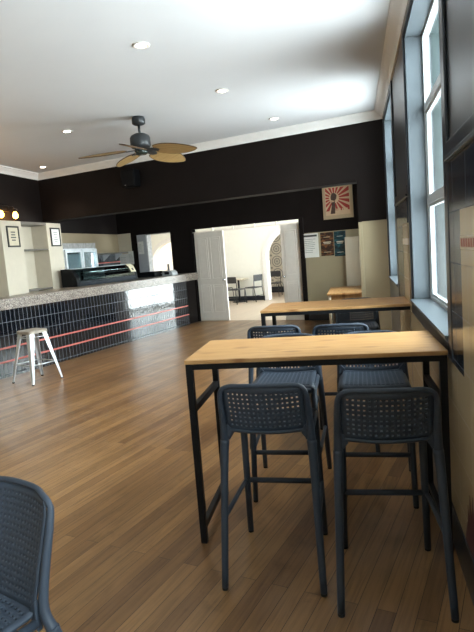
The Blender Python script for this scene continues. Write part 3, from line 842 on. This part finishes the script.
# ------------------------------------------------------------------ stools
def perforated(bm, fn, ns, nt, fill, hole, thick):
    """sheet fn(s,t) with ns x nt cells, square holes where fill says so, two skins joined at every edge"""
    import itertools
    cache = {}
    def vert(s, t):
        k = (round(s, 5), round(t, 5))
        if k not in cache: cache[k] = bm.verts.new(fn(s, t))
        return cache[k]
    for i in range(ns):
        for j in range(nt):
            s0, s1, t0, t1 = i/ns, (i+1)/ns, j/nt, (j+1)/nt
            o = [vert(s0, t0), vert(s1, t0), vert(s1, t1), vert(s0, t1)]
            if not fill(i, j):
                bm.faces.new(o); continue
            ms, mt_, hs, ht = (s0+s1)/2, (t0+t1)/2, (s1-s0)*hole[0]/2, (t1-t0)*hole[1]/2
            q = [vert(ms-hs, mt_-ht), vert(ms+hs, mt_-ht), vert(ms+hs, mt_+ht), vert(ms-hs, mt_+ht)]
            for k in range(4): bm.faces.new((o[k], o[(k+1) % 4], q[(k+1) % 4], q[k]))
def solid(o, th):
    s = o.modifiers.new('thickness', 'SOLIDIFY'); s.thickness = th; s.offset = 0
    for p in o.data.polygons: p.use_smooth = True

def make_stool(name, label, cat, SH, RH, rear, front, hw_foot, lean, group=None, rail=True, hwt=.205, cols=17, pitch=.0265, hole=.44, flare=0.0):
    """origin on the floor, faces +y. SH seat height, RH rim height"""
    t = thing(name, label, cat, (0, 0, 0), 0, group)
    yb = -.165                      # seat back line
    yr = yb-lean                    # rim line
    yf = .24
    hwb = .207
    def back(s, tt):                # s 0..1 across, tt 0..1 upward
        z = SH+.012+(RH-.004-SH-.012)*tt-.018*(1-(2*s-1)**2)*(1-tt)
        hw = (hwb+(hwt-hwb)*tt)-.002-.02*max(0, (tt-.82)/.18)**2
        x = (2*s-1)*hw
        y = yb+(yr-yb)*tt-.042*(1-(2*s-1)**2)*(.35+.65*tt)
        if tt < .12: y += .0
        return (x, y, z)
    rows = max(8, int(round((RH-SH)/pitch)))
    bm = B(); perforated(bm, back, cols, rows, lambda i, j: 0 < i < cols-1 and 0 < j < rows-1, (hole, hole), .008)
    b = obj('backrest', bm, M['plastic'], t); solid(b, .007)
    def seat(s, tt):                # tt 0 back .. 1 front edge
        y = yb-.012+(yf-yb+.012)*tt
        hw = .2+.012*tt
        x = (2*s-1)*hw
        z = SH-.008*sin(pi*s)*(1-tt*.3)-(.022*max(0, (tt-.86)/.14)**2)+(.016*max(0, (.1-tt)/.1)**2)
        return (x, y-.03*(1-(2*s-1)**2)*(1-tt), z)
    bm = B(); perforated(bm, seat, 15, 15, lambda i, j: 0 < i < 14 and 0 < j < 14, (.62, .34), .008)
    s_ = obj('seat', bm, M['plastic'], t); solid(s_, .014)
    bm = B()                        # frame under the seat
    tube(bm, [(-.205, yb, SH-.03), (-.212, yf-.03, SH-.03), (-.19, yf-.005, SH-.03), (.19, yf-.005, SH-.03), (.212, yf-.03, SH-.03), (.205, yb, SH-.03)], .018, 8)
    obj('seat_frame', bm, M['plastic'], t)
    bm = B()                        # back frame: stiles and rounded top rail
    zl = SH-.05
    st = []
    for sx in (-1, 1):
        pts = [(sx*(hwb+.012+flare), yb-.006-flare*.5, zl), (sx*(hwb+.010+flare*.25), yb-.004-(lean)*.2, SH+.05), (sx*(hwt+.008), yr+.006, RH-.07), (sx*(hwt-.004), yr-.004, RH-.022), (sx*(hwt-.045), yr-.012, RH-.002)]
        st.append(pts)
    top = [(-.08, yr-.038, RH+.004), (.08, yr-.038, RH+.004)]
    path = catmull(st[0]+top+st[1][::-1], 6)
    n = len(path); rr = []
    for i in range(n):
        f = abs(2*i/(n-1)-1); rr.append(.012+.0105*max(0, (f-.55)/.45))
    tube(bm, path, rr, 10); obj('back_frame', bm, M['plastic'], t)
    LR = .0215
    for sx in (-1, 1):
        bm = B()
        p = [(sx*(hwb+.012+flare), yb-.006-flare*.5, SH-.045), (sx*(hwb+.02+flare*1.3), yb-.02-(abs(rear)+yb)*.15, SH*.72), (sx*hw_foot, rear, .012)]
        path = catmull(p, 6); nn = len(path)
        tube(bm, path, [LR+.003-.0075*i/(nn-1) for i in range(nn)], 10)
        lg = obj('leg', bm, M['plastic'], t)
        bm = B(); lathe(bm, [(.016, 0), (.0165, .013)], (sx*hw_foot, rear, 0), 12); obj('foot_cap', bm, M['rubber'], lg)
        bm = B(); tube(bm, [(sx*.205, yf-.025, SH-.02), (sx*(hw_foot-.025), front, .012)], [LR, LR-.004], 10)
        lg = obj('leg', bm, M['plastic'], t)
        bm = B(); lathe(bm, [(.016, 0), (.0165, .013)], (sx*(hw_foot-.025), front, 0), 12); obj('foot_cap', bm, M['rubber'], lg)
    if rail:
        zr = .335
        def legx(z, y0): return .205+(hw_foot-.025-.205)*(1-z/(SH-.02))
        fx = legx(zr, 0); fy = (yf-.025)+(front-(yf-.025))*(1-zr/(SH-.02))
        bm = B(); tube(bm, [(-fx, fy, zr), (fx, fy, zr)], .0165, 8); obj('footrest', bm, M['plastic'], t)
        ry = rear+(yb-.01-rear)*(zr/(SH))-.005; rx = hw_foot-(hw_foot-.219)*(zr/SH)
        for sx in (-1, 1):
            bm = B(); tube(bm, catmull([(sx*fx, fy, zr), (sx*(fx+.012), fy-.05, zr-.004), (sx*(rx), ry+.06, zr+.012), (sx*rx, ry, zr+.03)], 5), .0125, 8); obj('side_rail', bm, M['plastic'], t)
    # gusset where back, seat and rear leg meet
    for sx in (-1, 1):
        bm = B(); prism(bm, [(sx*(hwb+.01), SH-.06), (sx*(hwb+.01), SH+.06), (sx*(hwb-.02), SH+.03), (sx*(hwb-.035), SH-.005), (sx*(hwb-.015), SH-.03)], yb-.018, yb+.006, 'Y'); obj('gusset', bm, M['plastic'], t, .004)
    return t
G = 'perforated charcoal bar stools at the high tables'
st0 = make_stool('bar_stool', 'bar stool nearest the camera on the left, back turned at the front high table', 'bar stool', .775, 1.028, -.30, .265, .245, .065, G)
st0.location = wf(-.475, 2.755); st0.rotation_euler = (0, 0, WA+radians(0))
for u, v, r, lab in ((.09, 2.625, 2, 'charcoal perforated bar stool nearest the camera on the right, beside the tiled window wall'),
                     (-.515, 3.67, 180, 'charcoal bar stool on the far side of the front table, away from the wall'),
                     (.07, 3.64, 180, 'charcoal bar stool on the far side of the front table, beside the window wall'),
                     (-.70, 4.66, 1, 'charcoal perforated bar stool drawn up to the left end of the second high table'),
                     (-.155, 4.59, 1, 'charcoal perforated bar stool at the middle of the near side of the second high table'),
                     (-.02, 5.98, 180, 'charcoal perforated bar stool behind the second high table, seen beneath its top')):
    dup(st0, wf(u, v), WA+radians(r), lab, G)
ch = make_stool('dining_chair', 'charcoal perforated low chair cut off by the lower left corner of the view', 'chair', .46, .85, -.40, .23, .325, .10, None, False, .215, 19, .022, .3, .04)
ch.location = wf(-1.415, 1.495); ch.rotation_euler = (0, 0, WA+radians(158))

# silver stool by the bar
ms = thing('metal_stool', 'silver metal stool with splayed legs standing in front of the tiled bar', 'stool', (-6.35, 5.56, 0), radians(-8))
SHm = .76
bm = B()
def rsq(h, r, n=5):
    o = []
    for cx_, cy_, a0 in ((h-r, h-r, 0), (-h+r, h-r, 90), (-h+r, -h+r, 180), (h-r, -h+r, 270)):
        for k in range(n+1):
            a = radians(a0+90*k/n); o.append((cx_+r*cos(a), cy_+r*sin(a)))
    return o
rings = []
for hh, z in ((.165, SHm-.045), (.165, SHm-.01), (.155, SHm), (.13, SHm-.004)):
    rings.append([bm.verts.new((x, y, z)) for x, y in rsq(hh, .05)])
for a, b in zip(rings[:-1], rings[1:]):
    for k in range(len(a)): bm.faces.new((a[k], a[(k+1) % len(a)], b[(k+1) % len(b)], b[k]))
bm.faces.new(rings[-1]); bm.faces.new(rings[0][::-1])
obj('seat', bm, M['steelseat'], ms)
for sx in (-1, 1):
    for sy in (-1, 1):
        bm = B()
        n = 10; R0 = []
        for i in range(n+1):
            t = i/n; c = .145+.11*t; z = SHm-.03-(SHm-.045)*t; hw = .05-.032*t
            # folded sheet leg: L-section across the corner
            pts = [(sx*(c), sy*(c-hw*1.6)), (sx*(c), sy*(c-hw*.25)), (sx*(c-hw*.25), sy*c), (sx*(c-hw*1.6), sy*c), (sx*(c-hw*1.6), sy*(c-.006)), (sx*(c-hw*.3-.003), sy*(c-.008)), (sx*(c-.008), sy*(c-hw*.3-.003)), (sx*(c-.006), sy*(c-hw*1.6))]
            R0.append([bm.verts.new((x, y, z)) for x, y in pts])
        for a, b in zip(R0[:-1], R0[1:]):
            for k in range(8): bm.faces.new((a[k], a[(k+1) % 8], b[(k+1) % 8], b[k]))
        bm.faces.new(R0[0]); bm.faces.new(R0[-1][::-1])
        lg = obj('leg', bm, M['steel'], ms)
        bm = B(); lathe(bm, [(.016, 0), (.018, .016)], (sx*.243, sy*.243, 0), 12); obj('foot_cap', bm, M['rubber'], lg)
zc = .27; cc = .145+.11*((SHm-.03-zc)/(SHm-.045))-.012
for a, b in (((-1,-1),(1,-1)), ((1,-1),(1,1)), ((1,1),(-1,1)), ((-1,1),(-1,-1))):
    bm = B(); tube(bm, [(a[0]*cc, a[1]*cc, zc), (b[0]*cc, b[1]*cc, zc)], .009, 6, .5); obj('cross_rail', bm, M['steel'], ms)
zc = .66; cc = .165-.012
for a, b in (((-1,-1),(1,-1)), ((1,-1),(1,1)), ((1,1),(-1,1)), ((-1,1),(-1,-1))):
    bm = B(); tube(bm, [(a[0]*cc, a[1]*cc, zc), (b[0]*cc, b[1]*cc, zc)], .008, 6, .5); obj('seat_brace', bm, M['steel'], ms)

# ------------------------------------------------------------------ high tables
def high_table(label, u, v, rot, L, D, H, group):
    t = thing('high_table', label, 'table', wf(u, v), WA+rot, group)
    bm = B(); box(bm, -L/2, L/2, -D/2, D/2, H-.024, H); obj('table_top', bm, M['tablewood'], t, .004)
    r = .019; lx, ly = L/2-.022, D/2-.024
    for sx in (-1, 1):
        for sy in (-1, 1):
            bm = B(); box(bm, sx*lx-r, sx*lx+r, sy*ly-r, sy*ly+r, .008, H-.025)
            lg = obj('leg', bm, M['blackmetal'], t, .003)
            bm = B(); box(bm, sx*lx-r+.002, sx*lx+r-.002, sy*ly-r+.002, sy*ly+r-.002, 0, .008); obj('foot_cap', bm, M['rubber'], lg)
    bm = B()
    for sy in (-1, 1): box(bm, -lx+r, lx-r, sy*ly-r, sy*ly+r, H-.056, H-.025)
    for sx in (-1, 1): box(bm, sx*lx-r, sx*lx+r, -ly+r, ly-r, H-.056, H-.025)
    obj('top_frame', bm, M['blackmetal'], t)
    for z in (.80, .10):
        for sx in (-1, 1):
            bm = B(); box(bm, sx*lx-r*.8, sx*lx+r*.8, -ly+r, ly-r, z-r, z+r); obj('side_rail', bm, M['blackmetal'], t)
    return t
T1 = high_table('front high table with knotty pine top and black steel legs, nearest the camera', -.275, 3.20, radians(1.6), 1.40, .65, 1.09, 'pine high tables')
T2 = dup(T1, wf(-.205, 5.37), WA+radians(-1.0), 'second high table with pine top, standing behind the front one below the window', 'pine high tables')

# alcove table
t3 = thing('dining_table', 'lower varnished wooden table in the alcove below the posters', 'table', wf(-.18, 10.86), WA)
bm = B(); box(bm, -.375, .375, -.74, .74, .715, .75); obj('table_top', bm, M['tablewood2'], t3, .005)
for sx in (-1, 1):
    for sy in (-1, 1):
        bm = B(); tube(bm, [(sx*.33, sy*.69, .715), (sx*.335, sy*.695, 0)], [.032, .022], 10); tag(obj('leg', bm, M['cream2'], t3), 'pale painted leg')
bm = B()
for s in (-1, 1): box(bm, -.31, .31, s*.685-.012, s*.685+.012, .63, .715)
for s in (-1, 1): box(bm, s*.325-.012, s*.325+.012, -.67, .67, .63, .715)
obj('apron', bm, M['tablewood2'], t3)

# ------------------------------------------------------------------ next room furniture
def cafe_chair(label, loc, rz):
    t = thing('cafe_chair', label, 'chair', loc, rz, 'black chairs in the next room')
    bm = B(); box(bm, -.2, .2, -.2, .2, .44, .475); tag(obj('seat', bm, M['chairseat'], t, .015), 'dark padded seat')
    bm = B(); prism(bm, [(-.2, .66), (.2, .66), (.2, .86), (-.2, .86)], -.225, -.2, 'Y'); obj('backrest', bm, M['chairseat'], t, .01)
    for sx in (-1, 1):
        bm = B(); tube(bm, [(sx*.21, -.26, 0), (sx*.2, -.20, .45), (sx*.2, -.225, .86)], .013, 8); obj('leg', bm, M['chairblack'], t)
        bm = B(); tube(bm, [(sx*.2, .19, .45), (sx*.21, .23, 0)], .013, 8); obj('leg', bm, M['chairblack'], t)
    bm = B(); tube(bm, [(-.2, -.21, .2), (.2, -.21, .2)], .009, 6); obj('stretcher', bm, M['chairblack'], t)
    return t
c1 = cafe_chair('black cafe chair in the next room, rightmost of the group beside the cream wall', (-7.66, 15.66, 0), radians(75))
dup(c1, (-7.98, 15.08, 0), radians(-12), 'black cafe chair in the next room, front one of the group by the open door')
dup(c1, (-8.70, 15.62, 0), radians(-95), 'black cafe chair in the next room, half hidden behind the left door leaf')
dup(c1, (-7.62, 17.2, 0), radians(190), 'black cafe chair seen through the arch before the patterned wall')
def cafe_table(label, loc, L, D):
    t = thing('cafe_table', label, 'table', loc, 0, 'pale tables in the next room')
    bm = B(); box(bm, -L/2, L/2, -D/2, D/2, .72, .75); obj('table_top', bm, M['cream2'], t, .005)
    bm = B(); tube(bm, [(0, 0, .02), (0, 0, .72)], .035, 12); obj('pedestal', bm, M['chairblack'], t)
    bm = B(); lathe(bm, [(.24, 0), (.24, .012), (.05, .03)], (0, 0, 0), 24); obj('base', bm, M['chairblack'], t)
    return t
ct = cafe_table('pale square table among the black chairs in the next room', (-8.185, 15.67, 0), .5, .58)
dup(ct, (-6.9, 17.95, 0), 0, 'pale square table through the arch before the patterned wall')

# ------------------------------------------------------------------ world and lights
wd = bpy.data.worlds.new('World'); S.world = wd; wd.use_nodes = True
nt = wd.node_tree; bg = nt.nodes['Background']; bg.inputs[1].default_value = 1.0
tc = nt.nodes.new('ShaderNodeTexCoord'); sp = nt.nodes.new('ShaderNodeSeparateXYZ'); nt.links.new(tc.outputs['Generated'], sp.inputs[0])
mr = nt.nodes.new('ShaderNodeMapRange'); nt.links.new(sp.outputs[2], mr.inputs[0])
for i, q in ((1, -.05), (2, .25), (3, 0.0), (4, 1.0)): mr.inputs[i].default_value = q
mx = nt.nodes.new('ShaderNodeMix'); mx.data_type = 'RGBA'; nt.links.new(mr.outputs[0], mx.inputs[0])
mx.inputs[6].default_value = (9.6, 9.7, 10.0, 1)     # sunlit pale pavement and walls across the street
mx.inputs[7].default_value = (10.5, 11.0, 11.6, 1)        # hazy sky
mx2 = nt.nodes.new('ShaderNodeMix'); mx2.data_type = 'RGBA'; nt.links.new(mr.outputs[0], mx2.inputs[0])
mx2.inputs[6].default_value = (.42, .44, .45, 1)     # shaded street side
mx2.inputs[7].default_value = (.2, .275, .275, 1)
dt = nt.nodes.new('ShaderNodeVectorMath'); dt.operation = 'DOT_PRODUCT'; nt.links.new(tc.outputs['Generated'], dt.inputs[0]); dt.inputs[1].default_value = (cos(WA), sin(WA), 0)
mr2 = nt.nodes.new('ShaderNodeMapRange'); nt.links.new(dt.outputs['Value'], mr2.inputs[0])
for i, q in ((1, .24), (2, .6), (3, 0.0), (4, 1.0)): mr2.inputs[i].default_value = q
mx3 = nt.nodes.new('ShaderNodeMix'); mx3.data_type = 'RGBA'; nt.links.new(mr2.outputs[0], mx3.inputs[0])
nt.links.new(mx2.outputs[2], mx3.inputs[6]); nt.links.new(mx.outputs[2], mx3.inputs[7])
nt.links.new(mx3.outputs[2], bg.inputs[0])

def area(name, loc, rot, sx, sy, power=0, col=(1,1,1), portal=False):
    l = bpy.data.lights.new(name, 'AREA'); l.shape = 'RECTANGLE'; l.size = sx; l.size_y = sy
    l.energy = power; l.color = col
    if portal: l.cycles.is_portal = True
    o = bpy.data.objects.new(name, l); COL.objects.link(o); o.location = loc; o.rotation_euler = rot
    return o
def aim(d): return Vector(d).to_track_quat('-Z', 'Y').to_euler()
wn = wf(-1, 0); vn = wf(0, 1)
for i, w in enumerate((W1, W2, W4, W5)):
    area('window_daylight', wf(UW+.24, (w[0]+w[1])/2, (w[2]+w[3])/2), aim(wn), w[1]-w[0], w[3]-w[2], portal=True)
for a, b in ro: area('rear_daylight', wf((a+b)/2, VR-TH-.03, 1.8), aim(vn), b-a, 2.6, portal=True)
area('alcove_fill', wf(UW+.24, (W3[0]+W3[1])/2, 2.17), aim(wn), 1.7, 2.06, 24)  # added fill light shining through the made-up alcove window
area('next_daylight', wf(UW+.26, (GW[0]+GW[1])/2, (GW[2]+GW[3])/2), aim(wn), GW[1]-GW[0], GW[3]-GW[2], portal=True)
# unseen fill lights added to brighten the next room and behind its arches
def point(name, loc, power, col, r=.05):
    l = bpy.data.lights.new(name, 'POINT'); l.energy = power; l.color = col; l.shadow_soft_size = r
    o = bpy.data.objects.new(name, l); COL.objects.link(o); o.location = loc
def spot(name, loc, power, col, ang=100, blend=.8, d=(0,0,-1)):
    l = bpy.data.lights.new(name, 'SPOT'); l.energy = power; l.color = col; l.spot_size = radians(ang); l.spot_blend = blend; l.shadow_soft_size = .04
    o = bpy.data.objects.new(name, l); COL.objects.link(o); o.location = loc; o.rotation_euler = aim(d)
for x, y, lab in DL: spot('downlight_beam', (x, y, CZ-.02), 30, (1, .86, .68))
for x, y in ((-7.5, 13.6), (-5.5, 13.6), (-10.5, 13.6)): point('next_room_fill', (x, y, CZ-.35), 16, (1, .98, .95), .2)
point('arch_fill', (-6.5, 17.3, CZ-.4), 24, (1, .98, .95), .2)
point('arch_fill', (-11, 17.3, CZ-.4), 70, (1, .98, .95), .2)
for s in (-.2, .21): point('bulb_glow', wf(UL+.13, 8.71+s, 2.62-.06), 2.5, (1, .62, .28), .04)

# ------------------------------------------------------------------ camera
cd = bpy.data.cameras.new('Camera'); cam = bpy.data.objects.new('Camera', cd); COL.objects.link(cam)
fwv = Vector((-sin(YAW)*cos(PITCH), cos(YAW)*cos(PITCH), -sin(PITCH)))
r0 = Vector((cos(YAW), sin(YAW), 0)); d0_ = fwv.cross(r0)
rv = cos(ROLL)*r0+sin(ROLL)*d0_; dv = -sin(ROLL)*r0+cos(ROLL)*d0_
m = Matrix(((rv.x, -dv.x, -fwv.x, 0), (rv.y, -dv.y, -fwv.y, 0), (rv.z, -dv.z, -fwv.z, CAMH), (0, 0, 0, 1)))
cam.matrix_world = m
cd.sensor_fit = 'VERTICAL'; cd.sensor_height = 36; cd.lens = 545.6/632*36; cd.clip_start = .05; cd.clip_end = 100
S.camera = cam
S.view_settings.view_transform = 'Standard'; S.view_settings.look = 'None'; S.view_settings.gamma = 1; S.view_settings.exposure = 1.45
S.view_settings.use_curve_mapping = False
S.cycles.use_denoising = True
S.cycles.max_bounces = 10; S.cycles.diffuse_bounces = 6; S.cycles.glossy_bounces = 4; S.cycles.transparent_max_bounces = 12
S.cycles.sample_clamp_indirect = 8
